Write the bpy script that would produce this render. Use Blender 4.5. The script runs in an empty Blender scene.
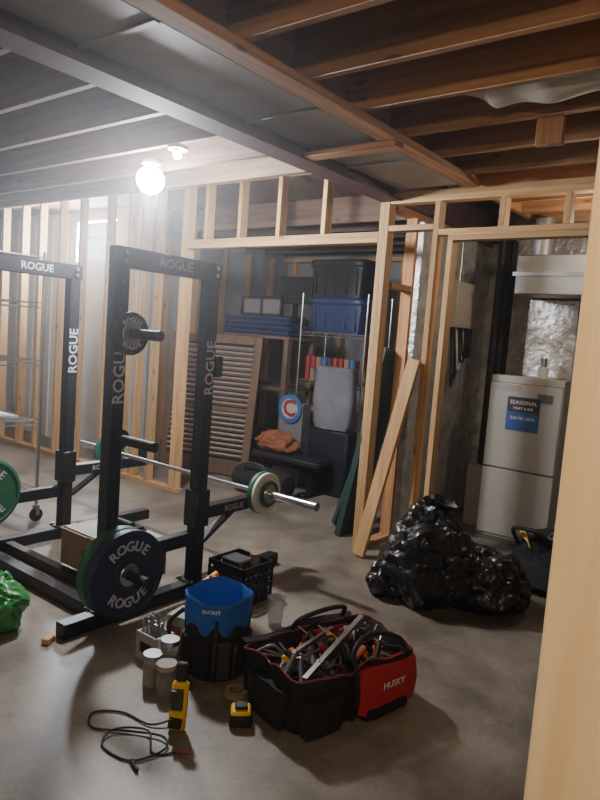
import bpy, bmesh, math, random
from mathutils import Matrix, Vector, Euler, noise
random.seed(7)
SC=bpy.context.scene
# ------------------------------------------------------------------ camera
F=650
cam=bpy.data.cameras.new('camera'); co=bpy.data.objects.new('camera',cam); SC.collection.objects.link(co)
co.matrix_world=Matrix.Translation((0,0,1.55))@Matrix.Rotation(math.radians(37.4),4,'Z')@Matrix.Rotation(math.radians(84.4),4,'X')@Matrix.Rotation(math.radians(4.3),4,'Z')
cam.sensor_fit='VERTICAL'; cam.sensor_height=36; cam.lens=F/800*36; cam.clip_start=0.05
SC.camera=co

# ------------------------------------------------------------------ materials
def mat(name,col,rough=0.5,metal=0.0,emit=None,estr=0,bump=0,bscale=30,var=0,vscale=6,trans=0,coat=0):
    m=bpy.data.materials.new(name); m.use_nodes=True; nt=m.node_tree; b=nt.nodes['Principled BSDF']
    b.inputs['Base Color'].default_value=(*col,1); b.inputs['Roughness'].default_value=rough; b.inputs['Metallic'].default_value=metal
    if coat: b.inputs['Coat Weight'].default_value=coat
    if trans: b.inputs['Transmission Weight'].default_value=trans
    if emit: b.inputs['Emission Color'].default_value=(*emit,1); b.inputs['Emission Strength'].default_value=estr
    tc=nt.nodes.new('ShaderNodeTexCoord'); mp=nt.nodes.new('ShaderNodeMapping'); nt.links.new(tc.outputs['Object'],mp.inputs[0])
    if var:
        n=nt.nodes.new('ShaderNodeTexNoise'); n.inputs['Scale'].default_value=vscale; n.inputs['Detail'].default_value=5
        nt.links.new(mp.outputs[0],n.inputs['Vector'])
        r=nt.nodes.new('ShaderNodeValToRGB'); e=r.color_ramp.elements
        e[0].position=.3; e[1].position=.7
        e[0].color=(*[max(0,c*(1-var)) for c in col],1); e[1].color=(*[min(1,c*(1+var)) for c in col],1)
        nt.links.new(n.outputs[0],r.inputs[0]); nt.links.new(r.outputs[0],b.inputs['Base Color'])
    if bump:
        n=nt.nodes.new('ShaderNodeTexNoise'); n.inputs['Scale'].default_value=bscale; n.inputs['Detail'].default_value=4
        nt.links.new(mp.outputs[0],n.inputs['Vector'])
        bp=nt.nodes.new('ShaderNodeBump'); bp.inputs['Strength'].default_value=bump; bp.inputs['Distance'].default_value=.02
        nt.links.new(n.outputs[0],bp.inputs['Height']); nt.links.new(bp.outputs[0],b.inputs['Normal'])
    return m
def wood(name,axis,c1,c2,island=.3):
    m=bpy.data.materials.new(name); m.use_nodes=True; nt=m.node_tree; b=nt.nodes['Principled BSDF']; N=nt.nodes.new; L=nt.links.new
    b.inputs['Roughness'].default_value=.7
    tc=N('ShaderNodeTexCoord'); mp=N('ShaderNodeMapping'); s=[28,28,28]; s[axis]=1.6; mp.inputs['Scale'].default_value=s
    L(tc.outputs['Object'],mp.inputs[0])
    g=N('ShaderNodeNewGeometry'); 
    n=N('ShaderNodeTexNoise'); n.noise_dimensions='4D'; n.inputs['Scale'].default_value=1; n.inputs['Detail'].default_value=6; n.inputs['Distortion'].default_value=.6
    ml=N('ShaderNodeMath'); ml.operation='MULTIPLY'; ml.inputs[1].default_value=37; L(g.outputs['Random Per Island'],ml.inputs[0]); L(ml.outputs[0],n.inputs['W'])
    L(mp.outputs[0],n.inputs['Vector'])
    r=N('ShaderNodeValToRGB'); r.color_ramp.elements[0].position=.35; r.color_ramp.elements[1].position=.62
    r.color_ramp.elements[0].color=(*c2,1); r.color_ramp.elements[1].color=(*c1,1); L(n.outputs[0],r.inputs[0])
    mp2=N('ShaderNodeMapping'); s2=[9,9,9]; s2[axis]=3; mp2.inputs['Scale'].default_value=s2; L(tc.outputs['Object'],mp2.inputs[0])
    v=N('ShaderNodeTexVoronoi'); v.inputs['Scale'].default_value=1; L(mp2.outputs[0],v.inputs['Vector'])
    kr=N('ShaderNodeValToRGB'); kr.color_ramp.elements[0].position=.07; kr.color_ramp.elements[1].position=.14
    kr.color_ramp.elements[0].color=(.35,.22,.14,1); kr.color_ramp.elements[1].color=(1,1,1,1); L(v.outputs['Distance'],kr.inputs[0])
    mx=N('ShaderNodeMix'); mx.data_type='RGBA'; mx.blend_type='MULTIPLY'; mx.inputs[0].default_value=.8
    L(r.outputs[0],mx.inputs[6]); L(kr.outputs[0],mx.inputs[7])
    mr=N('ShaderNodeMapRange'); mr.inputs[3].default_value=1-island; mr.inputs[4].default_value=1+island*.4; L(g.outputs['Random Per Island'],mr.inputs[0])
    m2=N('ShaderNodeMix'); m2.data_type='RGBA'; m2.blend_type='MULTIPLY'; m2.inputs[0].default_value=1
    L(mx.outputs[2],m2.inputs[6]); L(mr.outputs[0],m2.inputs[7]); L(m2.outputs[2],b.inputs['Base Color'])
    bp=N('ShaderNodeBump'); bp.inputs['Strength'].default_value=.15; bp.inputs['Distance'].default_value=.005; L(n.outputs[0],bp.inputs['Height']); L(bp.outputs[0],b.inputs['Normal'])
    return m
PINE=[wood('pine_%d'%a,a,(.62,.39,.18),(.46,.26,.105)) for a in range(3)]
PALE=[wood('lit_pine_%d'%a,a,(.90,.72,.44),(.80,.59,.31),.12) for a in range(3)]  # pine made paler: strong light on the near post put into its colour
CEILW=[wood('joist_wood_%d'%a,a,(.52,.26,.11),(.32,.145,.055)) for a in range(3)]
DARKW=[wood('shaded_dark_wood_%d'%a,a,(.17,.105,.075),(.10,.058,.04)) for a in range(3)]  # darkness of the backlit left joists put into the wood colour
BROWNW=wood('stained_wood',2,(.17,.095,.055),(.11,.06,.035))
BLK=mat('black_powdercoat',(.007,.007,.009),.42,bump=.05,bscale=300)
BLKR=mat('black_rubber',(.010,.010,.012),.6)
BLKF=mat('black_fabric',(.009,.009,.010),.85,bump=.4,bscale=260)
NAVY=mat('navy_rubber',(.008,.018,.045),.5)
GREENP=mat('green_rubber',(.018,.11,.05),.5)
CREAMP=mat('cream_rubber',(.62,.6,.5),.5)
GREYT=mat('grey_lettering',(.45,.47,.51),.5)
WHITET=mat('white_lettering',(.8,.8,.8),.5)
CHROME=mat('chrome',(.7,.7,.72),.25,1)
STEEL=mat('brushed_steel',(.45,.45,.46),.35,1)
GALV=mat('galvanized_sheet',(.31,.295,.28),.5,.55,var=.15,vscale=4)
FOIL=mat('foil_insulation',(.62,.61,.60),.33,.40,bump=1.0,bscale=18,var=.28,vscale=9)
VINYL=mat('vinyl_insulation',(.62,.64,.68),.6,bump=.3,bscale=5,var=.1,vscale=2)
VINYLD=mat('shaded_insulation',(.27,.275,.285),.7,bump=.3,bscale=5,var=.15,vscale=2)  # darker copy of the vinyl, storage area's dimness put into its colour
CONCW=mat('concrete_wall',(.36,.34,.31),.85,bump=.3,bscale=20,var=.15,vscale=3)
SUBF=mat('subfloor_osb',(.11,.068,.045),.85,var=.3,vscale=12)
IBEAM=mat('red_oxide_steel',(.085,.032,.030),.65,0,var=.3,vscale=8)
FURN=mat('furnace_grey_paint',(.38,.36,.325),.5,var=.06,vscale=3)
FURND=mat('furnace_dark_trim',(.10,.10,.10),.5)
BEIGE=mat('electrical_box_beige',(.50,.46,.38),.5)
BLUE=mat('blue_fabric',(.012,.10,.42),.75,bump=.3,bscale=90)
BLUEP=mat('blue_tote_plastic',(.010,.024,.085),.45)
BLKP=mat('black_tote_plastic',(.009,.011,.017),.45)
DENIM=mat('dark_blue_mat',(.010,.018,.070),.8)
RED=mat('red_fabric',(.46,.015,.02),.7,bump=.2,bscale=200)
ORANGE=mat('orange_plastic',(.70,.15,.02),.45)
YELLOW=mat('yellow_plastic',(.80,.46,.03),.45)
GREY=mat('grey_plastic',(.15,.15,.15),.5)
WHITE=mat('white_plastic',(.7,.7,.68),.45)
CARD=mat('cardboard',(.24,.155,.09),.85,var=.12,vscale=5)
CARDW=mat('printed_card',(.32,.30,.27),.7,var=.1)
RUST=mat('rust_orange_cloth',(.22,.075,.03),.85,bump=.5,bscale=20)
GREENB=mat('green_poly_bag',(.03,.23,.05),.4,bump=.5,bscale=12)
GPANEL=mat('green_board',(.009,.036,.03),.6)
TRASH=mat('black_poly',(.006,.006,.007),.3,bump=.3,bscale=8,coat=.1)
GLASS=mat('clear_plastic',(.85,.85,.85),.12,trans=.85)
SLAT=mat('brown_slat',(.27,.21,.17),.4)
DGREY=mat('dark_grey',(.035,.035,.038),.6)
STKB=mat('sticker_blue',(.03,.09,.28),.5)
REDC=mat('red_can',(.25,.02,.025),.4)
FLEX=mat('white_duct_jacket',(.58,.54,.46),.6,bump=.5,bscale=9)
SACK=mat('sack_grey',(.15,.145,.165),.8,var=.2,vscale=6)
BULB=mat('lamp_glass',(1,1,1),.3,emit=(.94,.96,1),estr=350)
BULBW=mat('warm_lamp_glass',(1,1,1),.3,emit=(1,.86,.66),estr=25)
TAPEM=mat('tape_brown',(.30,.26,.15),.4)
# floor
fm=bpy.data.materials.new('concrete_floor'); fm.use_nodes=True; nt=fm.node_tree; b=nt.nodes['Principled BSDF']; N=nt.nodes.new; L=nt.links.new
tc=N('ShaderNodeTexCoord'); n1=N('ShaderNodeTexNoise'); n1.inputs['Scale'].default_value=1.4; n1.inputs['Detail'].default_value=10; n1.inputs['Roughness'].default_value=.7
n2=N('ShaderNodeTexNoise'); n2.inputs['Scale'].default_value=60; n2.inputs['Detail'].default_value=3
L(tc.outputs['Object'],n1.inputs['Vector']); L(tc.outputs['Object'],n2.inputs['Vector'])
r=N('ShaderNodeValToRGB'); r.color_ramp.elements[0].position=.39; r.color_ramp.elements[1].position=.61
r.color_ramp.elements[0].color=(.108,.088,.066,1); r.color_ramp.elements[1].color=(.25,.213,.168,1); L(n1.outputs[0],r.inputs[0])
mx=N('ShaderNodeMix'); mx.data_type='RGBA'; mx.blend_type='OVERLAY'; mx.inputs[0].default_value=.25; L(r.outputs[0],mx.inputs[6]); L(n2.outputs[0],mx.inputs[7]); L(mx.outputs[2],b.inputs['Base Color'])
mr=N('ShaderNodeMapRange'); mr.inputs[3].default_value=.30; mr.inputs[4].default_value=.56; L(n1.outputs[0],mr.inputs[0]); L(mr.outputs[0],b.inputs['Roughness'])
bp=N('ShaderNodeBump'); bp.inputs['Strength'].default_value=.06; bp.inputs['Distance'].default_value=.01; L(n2.outputs[0],bp.inputs['Height']); L(bp.outputs[0],b.inputs['Normal'])

# ------------------------------------------------------------------ builder
class Bld:
    def __init__(s,name): s.name=name; s.bm=bmesh.new(); s.mats=[]
    def mi(s,m):
        if m not in s.mats: s.mats.append(m)
        return s.mats.index(m)
    def add(s,tb,m,mtx=None,smooth=False):
        if mtx is not None: bmesh.ops.transform(tb,matrix=mtx,verts=tb.verts)
        i=s.mi(m)
        for f in tb.faces: f.material_index=i; f.smooth=smooth
        me=bpy.data.meshes.new('t'); tb.to_mesh(me); tb.free(); s.bm.from_mesh(me); bpy.data.meshes.remove(me)
    def box(s,lo,hi,m,bev=0,rot=None,segs=1):
        lo=Vector(lo); hi=Vector(hi); c=(lo+hi)/2; d=hi-lo
        tb=bmesh.new(); bmesh.ops.create_cube(tb,size=1); bmesh.ops.scale(tb,vec=d,verts=tb.verts)
        if bev: bmesh.ops.bevel(tb,geom=tb.edges[:],offset=bev,segments=segs,affect='EDGES')
        M=Matrix.Translation(c)
        if rot is not None: M=M@Euler(rot).to_matrix().to_4x4()
        s.add(tb,m,M,smooth=False)
    def bar(s,p0,p1,w,h,m,up=(0,0,1),bev=0):
        p0=Vector(p0);p1=Vector(p1); d=(p1-p0); l=d.length; x=d.normalized(); u=Vector(up); y=u.cross(x).normalized(); z=x.cross(y)
        tb=bmesh.new(); bmesh.ops.create_cube(tb,size=1); bmesh.ops.scale(tb,vec=(l,w,h),verts=tb.verts)
        if bev: bmesh.ops.bevel(tb,geom=tb.edges[:],offset=bev,segments=1,affect='EDGES')
        M=Matrix((x,y,z)).transposed().to_4x4(); M.translation=(p0+p1)/2
        s.add(tb,m,M)
    def cyl(s,p0,p1,r,m,r2=None,seg=20,caps=True):
        p0=Vector(p0);p1=Vector(p1); d=p1-p0
        tb=bmesh.new(); bmesh.ops.create_cone(tb,cap_ends=caps,segments=seg,radius1=r,radius2=r if r2 is None else r2,depth=d.length)
        M=d.to_track_quat('Z','Y').to_matrix().to_4x4(); M.translation=(p0+p1)/2
        s.add(tb,m,M,smooth=True)
    def sph(s,c,r,m,sc=(1,1,1),seg=20):
        tb=bmesh.new(); bmesh.ops.create_uvsphere(tb,u_segments=seg,v_segments=seg//2+2,radius=r)
        s.add(tb,m,Matrix.Translation(c)@Matrix.Diagonal((*sc,1)),smooth=True)
    def lathe(s,prof,m,mtx,seg=40):
        tb=bmesh.new(); rings=[]
        for (r,z) in prof: rings.append([tb.verts.new((r*math.cos(2*math.pi*i/seg),r*math.sin(2*math.pi*i/seg),z)) for i in range(seg)])
        for a,b_ in zip(rings,rings[1:]):
            for i in range(seg): tb.faces.new((a[i],a[(i+1)%seg],b_[(i+1)%seg],b_[i]))
        s.add(tb,m,mtx,smooth=True)
    def loft(s,rings,m,cap0=True,cap1=False,smooth=True):
        tb=bmesh.new(); R=[[tb.verts.new(p) for p in r] for r in rings]; n=len(R[0])
        for a,b_ in zip(R,R[1:]):
            for i in range(n): tb.faces.new((a[i],a[(i+1)%n],b_[(i+1)%n],b_[i]))
        if cap0: tb.faces.new(R[0][::-1])
        if cap1: tb.faces.new(R[-1])
        s.add(tb,m,smooth=smooth)
    def tube(s,pts,r,m,seg=8,sub=6,closed=False):
        P=[Vector(p) for p in pts]; out=[]
        if len(P)>2:
            n=len(P)
            for i in range(n if closed else n-1):
                g=(lambda k:P[k%n]) if closed else (lambda k:P[max(0,min(n-1,k))])
                a,b_,c,d=g(i-1),g(i),g(i+1),g(i+2)
                for k in range(sub):
                    t=k/sub; out.append(.5*((2*b_)+(-a+c)*t+(2*a-5*b_+4*c-d)*t*t+(-a+3*b_-3*c+d)*t**3))
            if not closed: out.append(P[-1])
        else: out=P
        rings=[]; nn=len(out); prev=None
        for i,p in enumerate(out):
            t=((out[(i+1)%nn]-out[i-1]) if closed else (out[min(i+1,nn-1)]-out[max(i-1,0)])).normalized()
            if prev is None: prev=t.orthogonal()
            u=(prev-t*prev.dot(t)).normalized(); prev=u; w=t.cross(u)
            rings.append([p+(u*math.cos(2*math.pi*k/seg)+w*math.sin(2*math.pi*k/seg))*r for k in range(seg)])
        if closed: rings.append(rings[0])
        s.loft(rings,m,cap0=not closed,cap1=not closed)
    def text(s,body,size,m,pos,xd,yd,ext=.0008,align='CENTER',bold=0):
        cu=bpy.data.curves.new('tx','FONT'); cu.body=body; cu.size=size; cu.extrude=ext; cu.align_x=align; cu.align_y='CENTER'; cu.offset=bold; cu.resolution_u=2
        o=bpy.data.objects.new('tx',cu); me=o.to_mesh(); tb=bmesh.new(); tb.from_mesh(me); o.to_mesh_clear(); bpy.data.objects.remove(o); bpy.data.curves.remove(cu)
        xd=Vector(xd).normalized(); yd=Vector(yd).normalized(); M=Matrix((xd,yd,xd.cross(yd))).transposed().to_4x4(); M.translation=Vector(pos)
        s.add(tb,m,M)
    def done(s,mtx=None):
        bm=s.bm
        if mtx is not None: bmesh.ops.transform(bm,matrix=mtx,verts=bm.verts)
        lo=Vector([min(v.co[i] for v in bm.verts) for i in range(3)]); hi=Vector([max(v.co[i] for v in bm.verts) for i in range(3)])
        c=(lo+hi)/2; c.z=lo.z
        bmesh.ops.translate(bm,vec=-c,verts=bm.verts)
        me=bpy.data.meshes.new(s.name); bm.to_mesh(me); bm.free()
        for m in s.mats: me.materials.append(m)
        try: me.set_sharp_from_angle(angle=math.radians(40))
        except Exception: pass
        o=bpy.data.objects.new(s.name,me); o.location=c; SC.collection.objects.link(o); return o
def rrect(hx,hy,z,n=40,p=5,cx=0,cy=0,wob=0,seed=0):
    out=[]
    for i in range(n):
        a=2*math.pi*i/n; c,sn=math.cos(a),math.sin(a); k=(abs(c)**p+abs(sn)**p)**(-1/p)
        w=1+wob*noise.noise(Vector((c*2+seed,sn*2,z*8)))
        out.append(Vector((cx+hx*c*k*w,cy+hy*sn*k*w,z+(wob*.12*noise.noise(Vector((c*3,sn*3,seed+9))) if wob else 0))))
    return out

# ------------------------------------------------------------------ room shell
def simple(name,lo,hi,m):
    b=Bld(name); b.box(lo,hi,m); return b.done()
simple('floor',(-9.2,-2.2,-.12),(2.7,7.4,0),fm)
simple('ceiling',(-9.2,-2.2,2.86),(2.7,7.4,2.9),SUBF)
simple('wall_left',(-9.2,-2.2,0),(-9.05,4.7,2.86),CONCW)
simple('wall_right',(2.5,-2.2,0),(2.65,7.4,2.86),CONCW)
simple('wall_front',(-9.05,-2.2,0),(2.5,-2.05,2.86),CONCW)
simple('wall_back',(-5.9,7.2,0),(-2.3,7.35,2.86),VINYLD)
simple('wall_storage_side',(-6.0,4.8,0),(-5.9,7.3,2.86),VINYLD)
simple('wall_utility_back',(-2.52,6.0,0),(2.5,6.1,2.86),FOIL)
WX0,WX1,WZ0,WZ1=-7.25,-6.40,2.22,2.76
b=Bld('wall_back_left')
for lo,hi in [((-9.05,4.7,0),(WX0,4.8,2.86)),((WX1,4.7,0),(-5.9,4.8,2.86)),((WX0,4.7,0),(WX1,4.8,WZ0)),((WX0,4.7,WZ1),(WX1,4.8,2.86))]: b.box(lo,hi,VINYL)
for i in range(8):
    x=-9+i*.42
    if not (WX0<x<WX1): b.box((x,4.685,0),(x+.02,4.7,2.8),WHITE)
b.done()
b=Bld('window_1')
b.box((WX0,4.7,WZ0),(WX1,4.78,WZ0+.03),WHITE); b.box((WX0,4.7,WZ1-.03),(WX1,4.78,WZ1),WHITE)
for x in (WX0,WX1-.03): b.box((x,4.7,WZ0+.03),(x+.03,4.78,WZ1-.03),WHITE)
b.done()

# ------------------------------------------------------------------ joists, beam
b=Bld('ceiling_joists')
ys=[-1.85+.408*i for i in range(22)]
for y in ys:
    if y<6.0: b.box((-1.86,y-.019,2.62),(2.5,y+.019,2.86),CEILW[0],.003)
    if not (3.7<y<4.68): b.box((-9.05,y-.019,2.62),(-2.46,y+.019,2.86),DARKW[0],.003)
b.box((-1.90,-2.05,2.62),(-1.862,6,2.86),CEILW[1])
b.done()
b=Bld('steel_beam')
b.box((-2.51,-2.05,2.54),(-2.35,7.15,2.557),IBEAM); b.box((-2.50,-2.05,2.78),(-2.36,7.15,2.795),IBEAM); b.box((-2.436,-2.05,2.55),(-2.424,7.15,2.79),IBEAM)
b.done()
b=Bld('sheet_metal_duct')
b.box((-2.345,-2.0,2.60),(-1.905,4.0,2.85),GALV,.004)
for y in (-.9,.3,1.5,2.45,3.35): b.box((-2.35,y,2.59),(-1.90,y+.03,2.602),GALV,.003)
b.done()
b=Bld('soffit_framing')
b.box((-1.86,-2.0,2.575),(-1.76,4.0,2.617),CEILW[1],.003)
b.box((-2.34,2.93,2.545),(-1.76,3.02,2.574),CEILW[0],.003)
b.done()
b=Bld('hanging_wood_block'); b.box((-1.10,3.07,2.50),(-.98,3.11,2.74),CEILW[2],.003); b.done()
b=Bld('air_duct')
pts=[(-1.40,2.84,2.80),(-1.22,2.84,2.71),(-.95,2.83,2.69),(-.5,2.84,2.71),(.2,2.84,2.72)]
P=[Vector(p) for p in pts]; rings=[]
for i in range(61):
    t=i/60*4; k=min(3,int(t)); q=P[k].lerp(P[k+1],t-k); r=.10+.006*math.sin(i*.5)
    rings.append([q+Vector((0,math.cos(a)*r*1.1,math.sin(a)*r*.8*(1+.06*math.sin(a*3+i*.4)))) for a in [2*math.pi*j/20 for j in range(20)]])
b.loft(rings,FLEX,True,True); b.done()

# ------------------------------------------------------------------ stud walls
Y0,Y1=4.07,4.16
b=Bld('wall_partition')
def stud(x,z0=.038,z1=2.524,m=None,y0=Y0,w=.038): b.box((x-w/2,y0,z0),(x+w/2,y0+.089,z1),m or PINE[2],.002)
b.box((-2.44,Y0,2.562),(.0,Y1,2.60),PINE[0],.002); b.box((-2.44,Y0,2.524),(.0,Y1,2.562),PINE[0],.002)
b.box((-9.0,Y0,2.822),(-2.52,Y1,2.86),PINE[0],.002)
b.box((-9.0,Y0,0),(-4.5,Y1,.038),PINE[0],.002)
TZ=2.82
stud(-4.545,z1=TZ); stud(-4.585,z1=TZ)
for x in (-4.95,-5.17,-5.37,-5.72,-6.20,-6.58,-6.99,-7.36,-7.80,-8.2,-8.6): stud(x,z1=TZ)
b.box((-4.52,Y0,2.26),(-2.52,Y1,2.298),PINE[0],.002); b.box((-4.52,Y0,2.298),(-2.52,Y1,2.336),PINE[0],.002)
for x in (-4.3,-3.9,-3.47,-3.02): stud(x,2.336,TZ)
stud(-2.50,0,2.54); stud(-2.462,0,2.54)
b.box((-2.44,Y0,2.336),(-2.09,Y1,2.374),PINE[0],.002)
stud(-2.07,0); 
stud(-1.955,0,2.26)
b.box((-1.975,Y0,2.26),(-1.0,Y1,2.298),PINE[0],.002); b.box((-2.05,Y0,2.298),(-1.0,Y1,2.336),PINE[0],.002)
for x in (-1.62,-1.22): stud(x,2.336)
stud(-1.02,0); stud(-.98,0)
for i in range(1,3): stud(-.98+.406*i)
b.done()
b=Bld('wall_utility_side')
b.box((-2.52,4.17,2.50),(-2.43,5.98,2.54),CEILW[1]); b.box((-2.52,4.17,0),(-2.43,5.98,.038),CEILW[1])
b.box((-2.52,4.47,.038),(-2.43,4.508,2.50),CEILW[2],.002)
b.box((-2.52,4.17,1.95),(-2.43,4.47,1.99),CEILW[1])
b.box((-2.50,4.62,0.04),(-2.44,5.98,2.5),FOIL)
b.done()
b=Bld('wall_storage_studs')
for i in range(8): b.box((-5.7+i*.42,7.08,0),(-5.66+i*.42,7.17,2.55),PINE[2])
b.box((-5.88,7.08,2.55),(-2.6,7.17,2.6),PINE[0])
for i in range(5): b.box((-5.87,4.95+i*.45,0),(-5.78,4.99+i*.45,2.55),PINE[2])
b.done()
b=Bld('trim_1')
b.box((-.200,.75,0),(-.111,.788,2.6),PALE[2],.002)
b.box((-.109,.75,0),(-.02,.788,2.6),PALE[2],.002)
b.box((-.018,.75,0),(.7,.839,.038),PALE[0],.002)
b.done()
b=Bld('leaning_lumber')
b.bar((-2.37,3.93,.02),(-2.11,4.02,1.45),.089,.038,PINE[2],up=(0,-1,0))
b.done()
b=Bld('green_board_panel')
b.bar((-2.75,4.35,.0),(-2.56,4.5,1.5),.05,.3,GPANEL,up=(0,1,0))
b.bar((-2.95,4.55,.0),(-2.7,4.75,1.2),.03,.25,GPANEL,up=(0,1,0))
b.done()

# ------------------------------------------------------------------ squat rack
b=Bld('squat_rack')
T=.038; XN,XF=-2.70,-4.05; YN,YF=2.0,2.62; H=1.92
for X in (XN,XF):
    for Y in (YN,YF):
        b.box((X-T,Y-T,.08),(X+T,Y+T,H),BLK,.004)
        for k in range(32):
            z=.22+k*.051
            if z>H-.15: break
            b.cyl((X+T,Y,z),(X+T+.001,Y,z),.008,DGREY,seg=10); b.cyl((X,Y-T,z),(X,Y-T-.001,z),.008,DGREY,seg=10)
        b.box((X-.07,Y-.07,.076),(X+.07,Y+.07,.084),BLK)
        for dx,dy in ((-.055,-.055),(.055,-.055),(-.055,.055),(.055,.055)): b.cyl((X+dx,Y+dy,.08),(X+dx,Y+dy,.095),.012,STEEL,seg=6)
    b.box((X-.025,YN-T-.01,H-.10),(X+.040,YF+T+.01,H),BLK,.004)
    b.text('ROGUE',.068,GREYT,(X+.0415,(YN+YF)/2+.02,H-.05),(0,1,0),(0,0,1),bold=.001)
    b.box((X-T,YN-.25,0),(X+T,YF+.75,.076),BLK,.004)
    b.box((X-.03,YN+T,.30),(X+.03,YF-T,.376),BLK,.004)
    for Y in (YN,YF):
        for dz in (-.03,-.07): b.cyl((X+.04,Y,H+dz),(X+.055,Y,H+dz),.012,STEEL,seg=6)
    for Y,zc in ((YN,1.30),(YF,1.33)):
        b.text('ROGUE',.092,GREYT,(X+T+.0015,Y,zc),(0,0,1),(0,-1,0),bold=.0015)
    b.box((X-.035,YF+T,.44),(X+.035,YF+.70,.515),BLK,.004); b.box((X-.035,YF+.66,.44),(X+.035,YF+.70,.60),BLK,.004)
    b.box((X-.06,YF-.05,.40),(X+.05,YF+.055,.62),BLK,.006)
    b.bar((X,YF+.05,.30),(X,YF+.30,.45),.05,.02,BLK)
    b.text('ROGUE',.05,GREYT,(X+.0365,YF+.28,.477),(0,1,0),(0,0,1))
b.box((XF,YN-T,0),(XN,YN+T,.076),BLK,.004)
b.box((XF,YN+.16,0),(XN,YN+.22,.06),BLK,.004)
for z,l,x0 in ((1.50,.27,XN+T),(.97,.27,XN+T),(.30,.27,XN+T)):
    b.cyl((x0,YN+.02,z),(x0+l,YN+.02,z),.025,BLKR); b.cyl((x0,YN+.02,z),(x0+.012,YN+.02,z),.05,BLK)
b.cyl((XF+T,YN,.42),(XF+T+.2,YN,.42),.025,BLKR)
b.box((XN-.05,YF+T,1.28),(XN+.05,YF+.09,1.40),BLK,.004)
b.done()

def plate(b,x,y,z,r,th,m,hub=True,txt=None,tm=GREYT):
    M=Matrix.Translation((x,y,z))@Matrix.Rotation(math.radians(90),4,'Y')
    pr=[(.026,0),(r-.01,0),(r,.006),(r,th-.006),(r-.008,th),(r*.90,th),(r*.88,th-.006),(r*.42,th-.006),(r*.40,th),(.05,th),(.026,th)]
    b.lathe(pr,m,M,seg=56)
    if hub: b.lathe([(.026,th-.002),(.026,th+.004),(.055,th+.004),(.06,th-.002)],STEEL,M)
    if txt:
        for c0,flip in ((math.pi/2,False),(-math.pi/2,True)):
            for i,ch in enumerate(txt):
                a=c0+(-(i-(len(txt)-1)/2)*.36 if not flip else (i-(len(txt)-1)/2)*.36)
                rad=Vector((0,math.cos(a),math.sin(a))); up=rad if not flip else -rad; xd=up.cross(Vector((1,0,0)))
                if xd.cross(up).x<0: xd=-xd
                b.text(ch,r*.32,tm,Vector((x+th-.004,y,z))+rad*r*.64,xd,up,ext=.002,bold=.0012)
b=Bld('weight_plate')
plate(b,-2.585,2.02,.30,.225,.055,NAVY,True,'ROGUE'); b.done()
b=Bld('weight_plate')
plate(b,-2.655,2.02,.30,.225,.062,GREENP,False,None); b.done()
b=Bld('weight_plate')
plate(b,-2.63,2.02,1.50,.105,.03,NAVY,True,'ROGUE',GREYT); plate(b,-2.66,2.02,1.50,.10,.028,BLKR,False); b.done()
b=Bld('weight_plate')
plate(b,-3.99,2.0,.42,.225,.06,GREENP,True,'ROGUE',GREYT); b.done()
b=Bld('barbell')
yb,zb=3.12,.541
b.cyl((-4.2,yb,zb),(-2.55,yb,zb),.014,STEEL)
b.cyl((-2.62,yb,zb),(-2.20,yb,zb),.025,CHROME); b.cyl((-4.62,yb,zb),(-4.18,yb,zb),.025,CHROME); b.cyl((-2.64,yb,zb),(-2.62,yb,zb),.04,CHROME); b.cyl((-2.205,yb,zb),(-2.195,yb,zb),.027,STEEL)
plate(b,-2.65,yb,zb,.135,.035,GREENP,False,None); plate(b,-2.615,yb,zb,.132,.03,CREAMP,False,None); plate(b,-2.585,yb,zb,.085,.02,GREENP,True,None)
plate(b,-4.25,yb,zb,.135,.035,GREENP,False,None)
b.done()

# ------------------------------------------------------------------ chrome shelves
def wireshelf(name,x0,x1,y0,y1,z1,levels,cast=True,r=.013):
    b=Bld(name); zb=.12 if cast else 0
    for x in (x0,x1):
        for y in (y0,y1):
            b.cyl((x,y,zb),(x,y,z1),r,CHROME,seg=12)
            if cast:
                b.cyl((x-.012,y,.05),(x+.012,y,.05),.05,BLKR,seg=20); b.bar((x,y,.05),(x,y,.125),.05,.03,STEEL,up=(0,1,0))
    for z in levels:
        for zz in (z,z-.035):
            for y in (y0,y1): b.cyl((x0,y,zz),(x1,y,zz),.004,CHROME,seg=6)
            for x in (x0,x1): b.cyl((x,y0,zz),(x,y1,zz),.004,CHROME,seg=6)
        n=int((x1-x0)/.03)
        for i in range(1,n): b.cyl((x0+(x1-x0)*i/n,y0,z),(x0+(x1-x0)*i/n,y1,z),.0022,CHROME,seg=5)
        m=int((x1-x0)/.08)
        for i in range(m):
            xa=x0+(x1-x0)*i/m; xb=x0+(x1-x0)*(i+1)/m
            b.cyl((xa,y0,z),((xa+xb)/2,y0,z-.035),.0025,CHROME,seg=5); b.cyl(((xa+xb)/2,y0,z-.035),(xb,y0,z),.0025,CHROME,seg=5)
    return b
b=wireshelf('wire_shelf_cart',-5.55,-4.48,2.22,2.66,2.02,(.25,.78,1.22,1.65,1.98)); b.done()
b=Bld('paper_stack'); b.box((-4.95,2.3,.783),(-4.6,2.55,.80),CARDW,rot=(0,0,.1)); b.box((-4.92,2.32,.80),(-4.63,2.52,.812),WHITE,rot=(0,0,-.1)); b.done()
b=wireshelf('wire_shelf',-4.20,-3.40,5.42,5.88,2.0,(.15,.62,1.1,1.6),False,.010); b.done()
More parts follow.
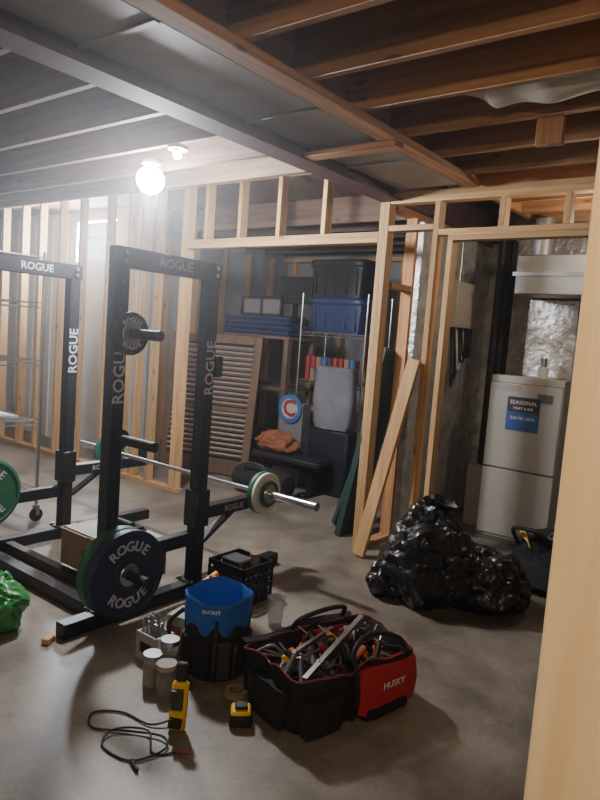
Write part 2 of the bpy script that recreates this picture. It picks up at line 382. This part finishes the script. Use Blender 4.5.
def tote(name,x0,x1,y0,y1,z,h,m,lid):
    b=Bld(name); cx,cy=(x0+x1)/2,(y0+y1)/2; hx,hy=(x1-x0)/2,(y1-y0)/2
    b.loft([rrect(hx*.86,hy*.84,z,p=8,cx=cx,cy=cy),rrect(hx*.95,hy*.93,z+h*.8,p=8,cx=cx,cy=cy)],m,True,True,False)
    b.loft([rrect(hx*.98,hy*.98,z+h*.80,p=8,cx=cx,cy=cy),rrect(hx,hy,z+h*.82,p=8,cx=cx,cy=cy),rrect(hx,hy,z+h*.93,p=8,cx=cx,cy=cy),rrect(hx*.95,hy*.94,z+h,p=8,cx=cx,cy=cy)],lid,True,True,False)
    for i in range(5): b.box((x0+.1+i*(x1-x0-.2)/4-.008,y0+.02,z+.03),(x0+.1+i*(x1-x0-.2)/4+.008,y0+.045,z+h*.75),m)
    b.done()
tote('storage_tote',-4.16,-3.46,5.43,5.87,1.604,.36,BLUEP,BLUEP)
tote('storage_tote',-4.18,-3.48,5.43,5.87,1.967,.38,BLKP,BLKP)
b=Bld('drink_cans')
cc=[REDC,STKB,REDC,CARD,DGREY]
for i in range(9):
    for j in range(2):
        for k in range(2):
            m=cc[(i*3+j+2*k)%5]; x=-4.13+i*.07
            if x<-3.5: b.cyl((x,5.50+j*.07,1.104+k*.125),(x,5.50+j*.07,1.224+k*.125),.032,m,seg=14)
b.done()
b=Bld('paint_cans')
for i,m in enumerate((GREY,CARDW,DGREY,CARDW)): b.cyl((-4.08+i*.19,5.62,.624),(-4.08+i*.19,5.62,.82),.085,m); b.cyl((-4.08+i*.19,5.62,.82),(-4.08+i*.19,5.62,.828),.078,STEEL)
b.done()
b=Bld('storage_bin'); b.loft([rrect(.17,.14,.155,p=6,cx=-3.95,cy=5.65),rrect(.19,.16,.42,p=6,cx=-3.95,cy=5.65),rrect(.20,.17,.43,p=6,cx=-3.95,cy=5.65),rrect(.19,.16,.46,p=6,cx=-3.95,cy=5.65)],DENIM,True,True,False); b.done()
b=Bld('canvas_sack')
b.loft([rrect(a,.09,z,p=3.2,cx=-3.62,cy=5.30,wob=.1,seed=3) for a,z in ((.2,.66),(.23,.72),(.24,.95),(.22,1.15),(.21,1.27))],SACK,True,True)
b.box((-3.86,5.215,.0),(-3.38,5.40,.655),BLKP,.02)
b.done()

# ------------------------------------------------------------------ louvered panel
b=Bld('louvered_shutter')
W,Hh=1.10,1.5
b.box((0,0,0),(.09,.04,Hh),BROWNW,.004); b.box((W-.09,0,0),(W,.04,Hh),BROWNW,.004); b.box((W*.42-.04,0,0),(W*.42+.04,.04,Hh),BROWNW,.004)
for z0,z1 in ((0,.16),(Hh-.09,Hh)): b.box((.09,0,z0),(W-.09,.04,z1),BROWNW,.004)
b.box((.09,0,Hh*.45),(W-.09,.04,Hh*.45+.05),BROWNW,.004)
for xa,xb in ((.09,W*.42-.04),(W*.42+.04,W-.09)):
    z=.20
    while z<Hh-.11:
        if not (Hh*.43<z<Hh*.50): b.box((xa,.0,z-.003),(xb,.035,z+.020),SLAT,rot=(-.7,0,0))
        z+=.055
    b.box((xa,.041,.12),(xb,.045,Hh-.09),BLKR)
ang=math.atan2(.35,1.11)
b.done(Matrix.Translation((-5.56,4.74,0.012))@Matrix.Rotation(ang,4,'Z')@Matrix.Rotation(math.radians(-7),4,'X'))
b=Bld('storage_bench')
for x in (-5.3,-4.35):
    for y in (5.4,5.85): b.box((x-.03,y-.03,0),(x+.03,y+.03,1.50),DARKW[2])
for z in (.4,.95,1.5): b.box((-5.34,5.36,z),(-4.31,5.89,z+.03),DARKW[0])
b.done()
b=Bld('stack_of_folded_mats')
for i in range(4): 
    w=.03*random.random(); b.box((-5.32+w,5.4,1.532+i*.052),(-4.36-w,5.8,1.582+i*.052),DENIM,.018,segs=3)
b.done()
b=Bld('picture_frame')
x0,x1,z0,z1=-5.15,-4.55,1.742,1.96
b.box((x0,5.5,z0),(x1,5.52,z0+.03),BLKR); b.box((x0,5.5,z1-.03),(x1,5.52,z1),BLKR); b.box((x0,5.5,z0),(x0+.03,5.52,z1),BLKR); b.box((x1-.03,5.5,z0),(x1,5.52,z1),BLKR); b.box(((x0+x1)/2-.015,5.5,z0),((x0+x1)/2+.015,5.52,z1),BLKR)
b.box((x0+.02,5.515,z0+.02),(x1-.02,5.525,z1-.02),GREY)
b.done()
b=Bld('computer_monitor')
b.box((-4.78,5.70,1.90),(-4.30,5.73,2.20),BLKP,.008); b.box((-4.76,5.697,1.92),(-4.32,5.70,2.18),BLKR); b.box((-4.57,5.71,1.76),(-4.51,5.74,1.92),BLKP); b.box((-4.66,5.64,1.745),(-4.42,5.79,1.76),BLKP,.004)
b.done()
b=Bld('weight_bench')
b.box((-4.35,4.92,.30),(-3.50,5.18,.37),BLKR,.02,segs=3)
b.box((-4.3,5.02,.24),(-3.55,5.08,.30),BLK)
for x in (-4.2,-3.65): b.box((x-.03,5.02,.05),(x+.03,5.08,.26),BLK); b.box((x-.04,4.88,0),(x+.04,5.20,.05),BLK,.006)
b.done()
b=Bld('duffel_bag')
b.loft([[Vector((-3.95+x,4.68+r*math.cos(a),.15+r*.9*math.sin(a))) for a in [2*math.pi*i/20 for i in range(20)]] for x,r in ((-.32,.05),(-.31,.11),(-.27,.14),(0,.15),(.27,.14),(.31,.11),(.32,.05))],BLKF,True,True)
b.tube([(-4.1,4.56,.2),(-4.05,4.54,.32),(-3.85,4.54,.32),(-3.8,4.56,.2)],.012,DGREY); b.done()
b=Bld('round_team_sign')
Ms=Matrix.Translation((-4.12,5.24,.80))@Matrix.Rotation(math.radians(90),4,'X')
b.lathe([(0,0),(.15,0),(.15,.015),(.105,.016)],STKB,Ms,48); b.lathe([(.105,.016),(.105,.018),(0,.018)],CARDW,Ms,48)
b.text('C',.24,REDC,(-4.12,5.218,.80),(1,0,0),(0,0,1),bold=.006)
b.box((-4.27,5.25,.0),(-3.97,5.39,.86),GREY,.004); b.done()

# ------------------------------------------------------------------ utility room
b=Bld('furnace')
x0,x1,y0,y1,zt=-2.0,-1.42,5.15,5.85,1.36
b.box((x0,y0+.02,.03),(x1,y1,zt),FURN,.006)
b.box((x0+.005,y0,.06),(x1-.005,y0+.02,.60),FURN,.004); b.box((x0+.005,y0,.615),(x1-.005,y0+.02,1.30),FURN,.004)
b.box((x0+.003,y0+.012,.60),(x1-.003,y0+.0195,.615),FURND); b.box((x0+.003,y0+.012,1.30),(x1-.003,y0+.0195,1.306),FURND)
b.box((x0-.01,y0-.01,0),(x1+.01,y1,.03),FURND)
b.box((x1-.19,y0-.004,1.17),(x1-.07,y0,1.24),FURND)
b.box((x0+.16,y0-.006,.93),(x0+.42,y0-.001,1.20),STKB); b.box((x0+.165,y0-.008,1.08),(x0+.415,y0-.005,1.195),DGREY)
b.text('SEASONAL',.045,WHITET,(x0+.29,y0-.009,1.155),(1,0,0),(0,0,1)); b.text('HEAT & AIR',.03,WHITET,(x0+.29,y0-.009,1.11),(1,0,0),(0,0,1)); b.text('214.781.5554',.036,WHITET,(x0+.29,y0-.0075,1.03),(1,0,0),(0,0,1))
b.box((x0+.05,y0-.004,1.24),(x0+.26,y0,1.29),CARDW)
b.box((x0+.16,y0+.25,zt),(x1-.02,y1,1.99),FOIL,.006)
b.cyl((x1-.2,y0+.10,zt),(x1-.2,y0+.10,1.45),.04,WHITE); b.cyl((x1-.2,y0+.10,1.45),(x1-.2,y0+.10,1.52),.025,STEEL)
b.done()
b=Bld('supply_duct')
b.box((-1.85,5.05,2.0),(-1.0,5.85,2.30),GALV,.008); b.box((-1.87,5.04,2.14),(-1.0,5.05,2.17),STEEL)
b.cyl((-1.72,5.25,2.30),(-1.72,5.25,2.6),.08,GALV); b.done()
b=Bld('vent_pipe')
b.box((-2.17,5.45,.55),(-2.05,5.62,2.50),BLKR,.02); b.cyl((-2.11,5.41,.8),(-2.11,5.41,2.5),.03,BLKR)
b.box((-2.24,5.43,0),(-2.06,5.64,.55),FURN,.01)
b.done()
b=Bld('electrical_panel')
b.box((-2.425,5.05,1.72),(-2.31,5.45,2.10),BEIGE,.006); b.box((-2.31,5.07,1.74),(-2.305,5.43,2.08),BEIGE,.003); b.cyl((-2.38,5.2,2.1),(-2.38,5.2,2.49),.015,STEEL)
for k in range(6):
    y=5.10+k*.055; b.tube([(-2.37,y,1.72),(-2.35,y+.02,1.5),(-2.36,y+.08,1.22+.07*k),(-2.37,y+.16,1.5),(-2.38,y+.14,1.72+.05*k)],.009,BLKR if k!=2 else WHITE)
b.done()

# ------------------------------------------------------------------ trash bags, backpack
def lump(b,c,rx,ry,rz,m,seed,amp=.16,seg=5):
    tb=bmesh.new(); bmesh.ops.create_icosphere(tb,subdivisions=seg,radius=1)
    for v in tb.verts:
        d=v.co.normalized(); n=noise.noise(d*1.6+Vector((seed,0,0)))*.9
        w=d+Vector((noise.noise(d*2+Vector((3,seed,0))),noise.noise(d*2+Vector((9,0,seed))),noise.noise(d*2+Vector((seed,5,0)))))*.5
        q=Vector((w.x*3.2,w.y*3.2,w.z*1.5)); rg=1-abs(noise.noise(q+Vector((0,seed,0))))*2.4; q2=Vector((w.x*6,w.y*6,w.z*2.5)); rg2=1-abs(noise.noise(q2+Vector((0,seed,3))))*2.2
        k=1+amp*(n+.42*rg+.13*rg2)
        v.co=Vector((d.x*rx*k,d.y*ry*k,d.z*rz*k))
    for v in tb.verts:
        z=v.co.z+rz*.82
        if z<0: z=0; v.co.x*=1.02; v.co.y*=1.02
        v.co.z=z
    b.add(tb,m,Matrix.Translation(c),smooth=True)
b=Bld('trash_bag')
lump(b,(-1.68,3.60,.003),.28,.27,.27,TRASH,2.3,.22); lump(b,(-1.72,3.68,.16),.20,.17,.22,TRASH,5.1,.25)
lump(b,(-1.86,3.50,.003),.14,.14,.12,TRASH,1.1,.25)
nk=[]
for i,(r,z) in enumerate(((.10,.47),(.06,.52),(.04,.55),(.07,.58),(.10,.61))):
    nk.append([Vector((-1.74+.02*i+math.cos(a)*r*(1+.3*math.sin(5*a+i)),3.70+math.sin(a)*r*(1+.3*math.sin(4*a)),z+.02*math.sin(3*a))) for a in [2*math.pi*j/30 for j in range(30)]])
b.loft(nk,TRASH,True,False); b.done()
b=Bld('trash_bag')
lump(b,(-1.38,3.76,.003),.25,.22,.19,TRASH,9.1,.25); lump(b,(-1.30,3.84,.1),.12,.12,.12,TRASH,12.1,.3); b.done()
b=Bld('rust_cloth_bag'); lump(b,(-4.12,5.05,.372),.22,.12,.11,RUST,4.4,.3,4); b.done()

def junk(b,cx,cy,z,hx,hy,n,seed,cols,s=1):
    rnd=random.Random(seed)
    for i in range(n):
        x=cx+rnd.uniform(-hx,hx); y=cy+rnd.uniform(-hy,hy); zz=z+rnd.uniform(-.03,.04); m=rnd.choice(cols); t=rnd.random()
        a=rnd.uniform(0,math.pi); l=rnd.uniform(.04,.10)*s; d=Vector((math.cos(a)*l,math.sin(a)*l,rnd.uniform(-.02,.05)))
        p=Vector((x,y,zz))
        if t<.4: b.cyl(p-d,p+d,rnd.uniform(.007,.015),m,seg=10); b.cyl(p+d,p+d*1.6,.004,STEEL,seg=8)
        elif t<.7: b.bar(p-d*.6,p+d*.6,rnd.uniform(.02,.04),rnd.uniform(.015,.035),m,bev=.006)
        else: b.tube([p-d,p+Vector((0,0,.04)),p+d,p+Vector((.03,-.03,0))],.005,m)
b=Bld('tool_backpack')
lump(b,(-1.17,4.36,.002),.23,.17,.22,BLKF,14.2,.2)
b.box((-1.35,4.17,.05),(-1.08,4.21,.22),DGREY,.015,segs=2); b.box((-1.33,4.16,.12),(-1.27,4.18,.17),ORANGE,.004)
b.tube([(-1.36,4.3,.28),(-1.38,4.22,.40),(-1.22,4.17,.42),(-1.10,4.25,.32)],.014,BLKR)
junk(b,-1.20,4.30,.35,.13,.08,20,3,[ORANGE,BLKR,GREY,YELLOW,BLKR],.7); b.done()

# ------------------------------------------------------------------ open tool bag
b=Bld('tool_bag')
hx,hy=.32,.19
o=[rrect(hx*a,hy*c,z,n=72,p=5,wob=w,seed=1) for a,c,z,w in ((.90,.88,.0,.04),(.98,.98,.03,.06),(1.02,1.06,.11,.10),(1.02,1.04,.18,.14),(1.05,1.06,.22,.18),(1.04,1.04,.238,.2),(1.0,.99,.232,.2),(.95,.90,.15,.1))]
b.loft(o,BLKF,True,False)
b.loft([rrect(hx*.95,hy*.90,.15,n=40,p=5,wob=.1,seed=1),rrect(.01,.01,.145,n=40,p=6)],DGREY,False,True)
for s_ in (-1,1):
    b.loft([rrect(.165*k,.030,z,n=24,p=4,cx=.15,cy=s_*(hy*1.04-.006*(z>.19)),wob=.1,seed=5) for k,z in ((.95,.03),(1,.07),(1.02,.12),(1.0,.19),(.95,.215))],RED,True,True)
    b.loft([rrect(.10*k,.030,z,n=24,p=4,cx=-.20,cy=s_*hy*1.02,wob=.1,seed=8) for k,z in ((.95,.03),(1,.07),(1,.14),(.9,.17))],BLKF,True,True)
    b.loft([rrect(.14*k,.036,z,n=24,p=4,cx=.14,cy=s_*hy*1.03,wob=.05,seed=2) for k,z in ((.95,.01),(1,.035),(.98,.055))],BLKF,True,True)
    b.tube([(-.05,s_*.20,.03),(-.05,s_*.228,.13),(-.05,s_*.21,.24),(-.03,s_*.17,.30),(.09,s_*.14,.33),(.22,s_*.17,.30),(.25,s_*.21,.24)],.011,BLKR)
b.text('HUSKY',.040,WHITET,(.16,-hy*1.04-.033,.135),(1,0,0),(0,0,1))
b.loft([rrect(.022,.12*k,z,n=24,p=4,cx=hx*1.02,wob=.1,seed=6) for k,z in ((.95,.03),(1,.08),(1,.15),(.9,.18))],RED,True,True)
b.loft([rrect(.022,.12*k,z,n=24,p=4,cx=-hx*1.02,wob=.1,seed=6) for k,z in ((.95,.03),(1,.08),(1,.15),(.9,.18))],BLKF,True,True)
b.loft([[Vector((x*(1+.05*math.sin(9*d)),.195+d,z+.01*math.sin(x*14+d*20))) for x in [-.31+.062*i for i in range(11)]]+[Vector((x,.195+d,z-.006+.01*math.sin(x*14+d*20))) for x in [.31-.062*i for i in range(11)]] for d,z in ((0,.235),(.03,.25),(.05,.22),(.06,.16),(.065,.10))],BLKF,True,True)
b.tube([Vector((p.x,p.y,p.z+.004)) for p in rrect(hx*1.03,hy*1.03,.238,n=36,p=5,wob=.2,seed=1)],.003,REDC,closed=True,sub=2)
junk(b,0,0,.19,.25,.12,95,11,[BLKR,DGREY,GREY,ORANGE,STEEL,BLKR,BLKR,REDC,YELLOW,BLKR,DGREY,GREY],.75)
b.bar((-.24,-.12,.20),(.22,.05,.29),.022,.04,STEEL); b.bar((-.18,.05,.22),(.1,.11,.25),.015,.015,STEEL)
b.done(Matrix.Translation((-1.455,2.255,.003))@Matrix.Rotation(math.radians(76),4,'Z'))

# ------------------------------------------------------------------ tool bucket
b=Bld('tool_bucket')
CX,CY=-1.985,2.10
b.lathe([(0,0),(.135,0),(.14,.01),(.150,.22),(.152,.25),(.147,.255)],BLKF,Matrix.Translation((CX,CY,.002)),48)
for i in range(10):
    a=2*math.pi*i/10; c=Vector((CX+.148*math.cos(a),CY+.148*math.sin(a),.10))
    b.bar(c+Vector((0,0,-.085)),c+Vector((0,0,.07+.02*(i%2))),.085,.024,BLKF if i%3 else DGREY,up=(math.cos(a),math.sin(a),0),bev=.01)
rg=[]
for r,z in ((.147,.22),(.155,.26),(.151,.32),(.157,.355),(.150,.366),(.142,.352),(.135,.29),(.125,.20)):
    rg.append([Vector((CX+r*(1+.025*math.sin(9*a))*math.cos(a),CY+r*(1+.025*math.sin(9*a))*math.sin(a),z+.010*math.sin(3*a+1))) for a in [2*math.pi*j/60 for j in range(60)]])
b.loft(rg,BLUE,False,False); b.loft([[Vector((CX+r*math.cos(a),CY+r*math.sin(a),.205)) for a in [2*math.pi*j/40 for j in range(40)]] for r in (.126,.01)],BLUE,False,True)
b.text('BUCKET',.022,WHITET,(CX+.162*.55,CY-.162*.84,.33),(.84,.55,0),(0,0,1))
b.tube([(CX-.12,CY-.1,.27),(CX-.17,CY-.14,.20),(CX-.14,CY-.15,.12)],.01,BLKR); b.tube([(CX+.10,CY-.11,.28),(CX+.14,CY-.15,.26),(CX+.16,CY-.17,.15),(CX+.14,CY-.15,.05)],.008,BLKR)
b.done()

# ------------------------------------------------------------------ small floor items
b=Bld('milk_crate')
x0,x1,y0,y1,h=-2.60,-2.32,2.64,2.90,.23
b.box((x0,y0,.002),(x1,y1,.012),BLKP)
for z in (.02,.08,.14,.20):
    for lo,hi in (((x0,y0,z),(x1,y0+.012,z+.03)),((x0,y1-.012,z),(x1,y1,z+.03)),((x0,y0,z),(x0+.012,y1,z+.03)),((x1-.012,y0,z),(x1,y1,z+.03))): b.box(lo,hi,BLKP)
for i in range(7):
    t=i/6; x=x0+(x1-x0-.012)*t; y=y0+(y1-y0-.012)*t
    for lo in ((x,y0,0),(x,y1-.012,0),(x0,y,0),(x1-.012,y,0)): b.box((lo[0],lo[1],.005),(lo[0]+.012,lo[1]+.012,h),BLKP)
b.box((x0+.04,y0+.06,.013),(x0+.2,y0+.18,.24),DGREY,.01); b.cyl((x1-.08,y1-.08,.013),(x1-.08,y1-.08,.27),.03,CARD); b.done()
b=Bld('tool_case')
b.box((-2.40,2.30,.002),(-2.16,2.50,.16),BLKP,.015,segs=2); b.box((-2.38,2.31,.165),(-2.18,2.49,.21),DGREY,.015); b.cyl((-2.34,2.40,.25),(-2.22,2.40,.25),.015,REDC); b.cyl((-2.35,2.36,.22),(-2.33,2.44,.26),.02,YELLOW); b.done()
b=Bld('cardboard_box')
b.box((-3.42,2.20,.078),(-2.86,2.55,.30),CARD,.004); b.box((-3.43,2.19,.29),(-3.15,2.56,.30),CARD); b.box((-3.40,2.21,.30),(-2.88,2.54,.307),CARDW); b.text('BAR',.07,DGREY,(-3.14,2.1985,.19),(1,0,0),(0,0,1)); b.done()
b=Bld('storage_pouch'); b.box((-3.2,2.28,.308),(-2.95,2.48,.36),BLKF,.02,segs=2); b.cyl((-3.18,2.38,.375),(-2.98,2.38,.375),.022,BLKR); b.done()
b=Bld('green_shopping_bag'); lump(b,(-3.05,1.59,.002),.17,.14,.13,GREENB,7.7,.28); lump(b,(-3.07,1.61,.12),.09,.09,.07,GREENB,3.7,.35); b.done()
b=Bld('screw_box')
b.box((-2.31,1.90,.002),(-2.17,1.91,.13),CARDW); b.box((-2.31,2.0,.002),(-2.17,2.01,.13),CARDW); b.box((-2.31,1.91,.002),(-2.30,2.0,.13),WHITE); b.box((-2.18,1.91,.002),(-2.17,2.0,.13),WHITE); b.box((-2.31,1.91,.002),(-2.17,2.0,.01),WHITE)
for i in range(14): b.cyl((-2.29+.008*i,1.93+.01*(i%5),.02),(-2.30+.008*i+.01*(i%3),1.93+.012*(i%4),.18+.01*(i%4)),.004,STEEL,seg=6)
b.box((-2.28,1.9,.04),(-2.2,1.8995,.09),BLKR); b.done()
b=Bld('carton'); b.box((-2.30,2.07,.002),(-2.17,2.20,.17),CARDW,.003,rot=(0,0,.2)); b.box((-2.27,2.065,.05),(-2.20,2.07,.12),REDC,rot=(0,0,.2)); b.done()
b=Bld('screw_jar')
for cx,cy,r,h in ((-1.98,1.80,.042,.11),(-2.07,1.80,.04,.12),(-2.06,1.885,.04,.16)):
    b.cyl((cx,cy,.002),(cx,cy,h),r,GLASS,seg=24); b.cyl((cx,cy,.004),(cx,cy,h*.75),r*.88,GREY if r>.041 else CARD,seg=20); b.cyl((cx,cy,h),(cx,cy,h+.022),r*1.04,CARDW if r>.041 else STEEL,seg=24)
b.done()
b=Bld('stud_finder')
b.bar((-1.745,1.655,.003),(-1.755,1.675,.19),.065,.04,YELLOW,up=(.6,-.8,0),bev=.01); b.bar((-1.735,1.635,.03),(-1.735,1.64,.06),.05,.04,BLKR,up=(.6,-.8,0)); b.bar((-1.755,1.675,.19),(-1.76,1.685,.26),.045,.035,BLKR,up=(.6,-.8,0),bev=.008); b.bar((-1.735,1.64,.10),(-1.74,1.645,.17),.045,.03,DGREY,up=(.6,-.8,0))
b.done()
b=Bld('drill_battery')
b.box((-1.65,1.82,.002),(-1.56,1.91,.045),BLKR,.008,rot=(0,0,.75)); b.box((-1.645,1.825,.045),(-1.565,1.905,.065),YELLOW,.008,rot=(0,0,.75)); b.box((-1.63,1.84,.065),(-1.58,1.89,.08),BLKR,.005,rot=(0,0,.75)); b.done()
b=Bld('tape_roll')
Mt=Matrix.Translation((-1.755,2.0,0))
b.lathe([(.030,.002),(.050,.002),(.050,.022),(.030,.022),(.030,.002)],TAPEM,Mt,36); b.lathe([(.028,.001),(.031,.001),(.031,.024),(.028,.024),(.028,.001)],CARD,Mt,36); b.done()
b=Bld('charger_cord')
b.tube([(-1.79,1.66,.02),(-1.84,1.60,.008),(-1.98,1.58,.006),(-2.06,1.50,.006),(-1.98,1.44,.006),(-1.86,1.52,.008),(-1.74,1.58,.014),(-1.68,1.54,.010),(-1.72,1.42,.006),(-1.86,1.40,.006),(-1.90,1.48,.016),(-1.80,1.56,.02),(-1.70,1.50,.006),(-1.64,1.56,.006)],.004,BLKR)
b.cyl((-1.64,1.56,.01),(-1.60,1.59,.01),.006,REDC,seg=10); b.cyl((-1.72,1.42,.008),(-1.66,1.40,.008),.007,BLKR,seg=10)
b.done()
b=Bld('plastic_cup')
b.lathe([(0,.003),(.035,.003),(.048,.16),(.05,.165),(.046,.16),(.033,.008),(0,.008)],GLASS,Matrix.Translation((-2.06,2.62,0)),32); b.done()
b=Bld('wood_scrap'); b.box((-2.72,1.66,.001),(-2.68,1.72,.03),PINE[1],.003,rot=(0,0,.5)); b.done()

# ------------------------------------------------------------------ lamps
def lamp(name,x,y,z,r,m,watts,col):
    b=Bld(name); b.cyl((x,y,2.60),(x,y,2.62),.06,WHITE); b.cyl((x,y,z+r*.8),(x,y,2.60),.02,WHITE); b.sph((x,y,z),r,m); b.done()
    l=bpy.data.lights.new(name+'_light','POINT'); l.energy=watts; l.color=col; l.shadow_soft_size=r
    o=bpy.data.objects.new(name+'_light',l); o.location=(x,y,z-r-.03); SC.collection.objects.link(o)
lamp('added_fill_lamp',-3.55,2.84,2.50,.09,BULB,200,(.95,.96,1))
lamp('added_fill_lamp',-3.10,2.67,2.57,.024,BULB,8,(.95,.96,1))
lamp('added_fill_lamp',.10,-.35,2.42,.05,BULBW,80,(1,.80,.57))
lamp('added_fill_lamp',-1.15,4.62,2.45,.035,BULBW,18,(1,.87,.70))  # added bulb with no known source, brightens furnace and foil wall
w=bpy.data.worlds.new('sky'); SC.world=w; w.use_nodes=True; nt=w.node_tree; bg=nt.nodes['Background']; bg.inputs[0].default_value=(.75,.87,1,1); bg.inputs[1].default_value=9
vs=nt.nodes.new('ShaderNodeVolumeScatter'); vs.inputs['Density'].default_value=.011; vs.inputs['Anisotropy'].default_value=.84; vs.inputs['Color'].default_value=(.95,.96,1,1)  # added haze, imitates the glare around bulb and window
nt.links.new(vs.outputs[0],nt.nodes['World Output'].inputs['Volume'])
l=bpy.data.lights.new('window_daylight','AREA'); l.shape='RECTANGLE'; l.size=.95; l.size_y=.52; l.energy=520; l.color=(.85,.92,1)
o=bpy.data.objects.new('window_daylight',l); o.location=((WX0+WX1)/2,4.88,(WZ0+WZ1)/2); SC.collection.objects.link(o)
o.rotation_euler=Vector((0.15,-1,-.15)).to_track_quat('-Z','Y').to_euler()
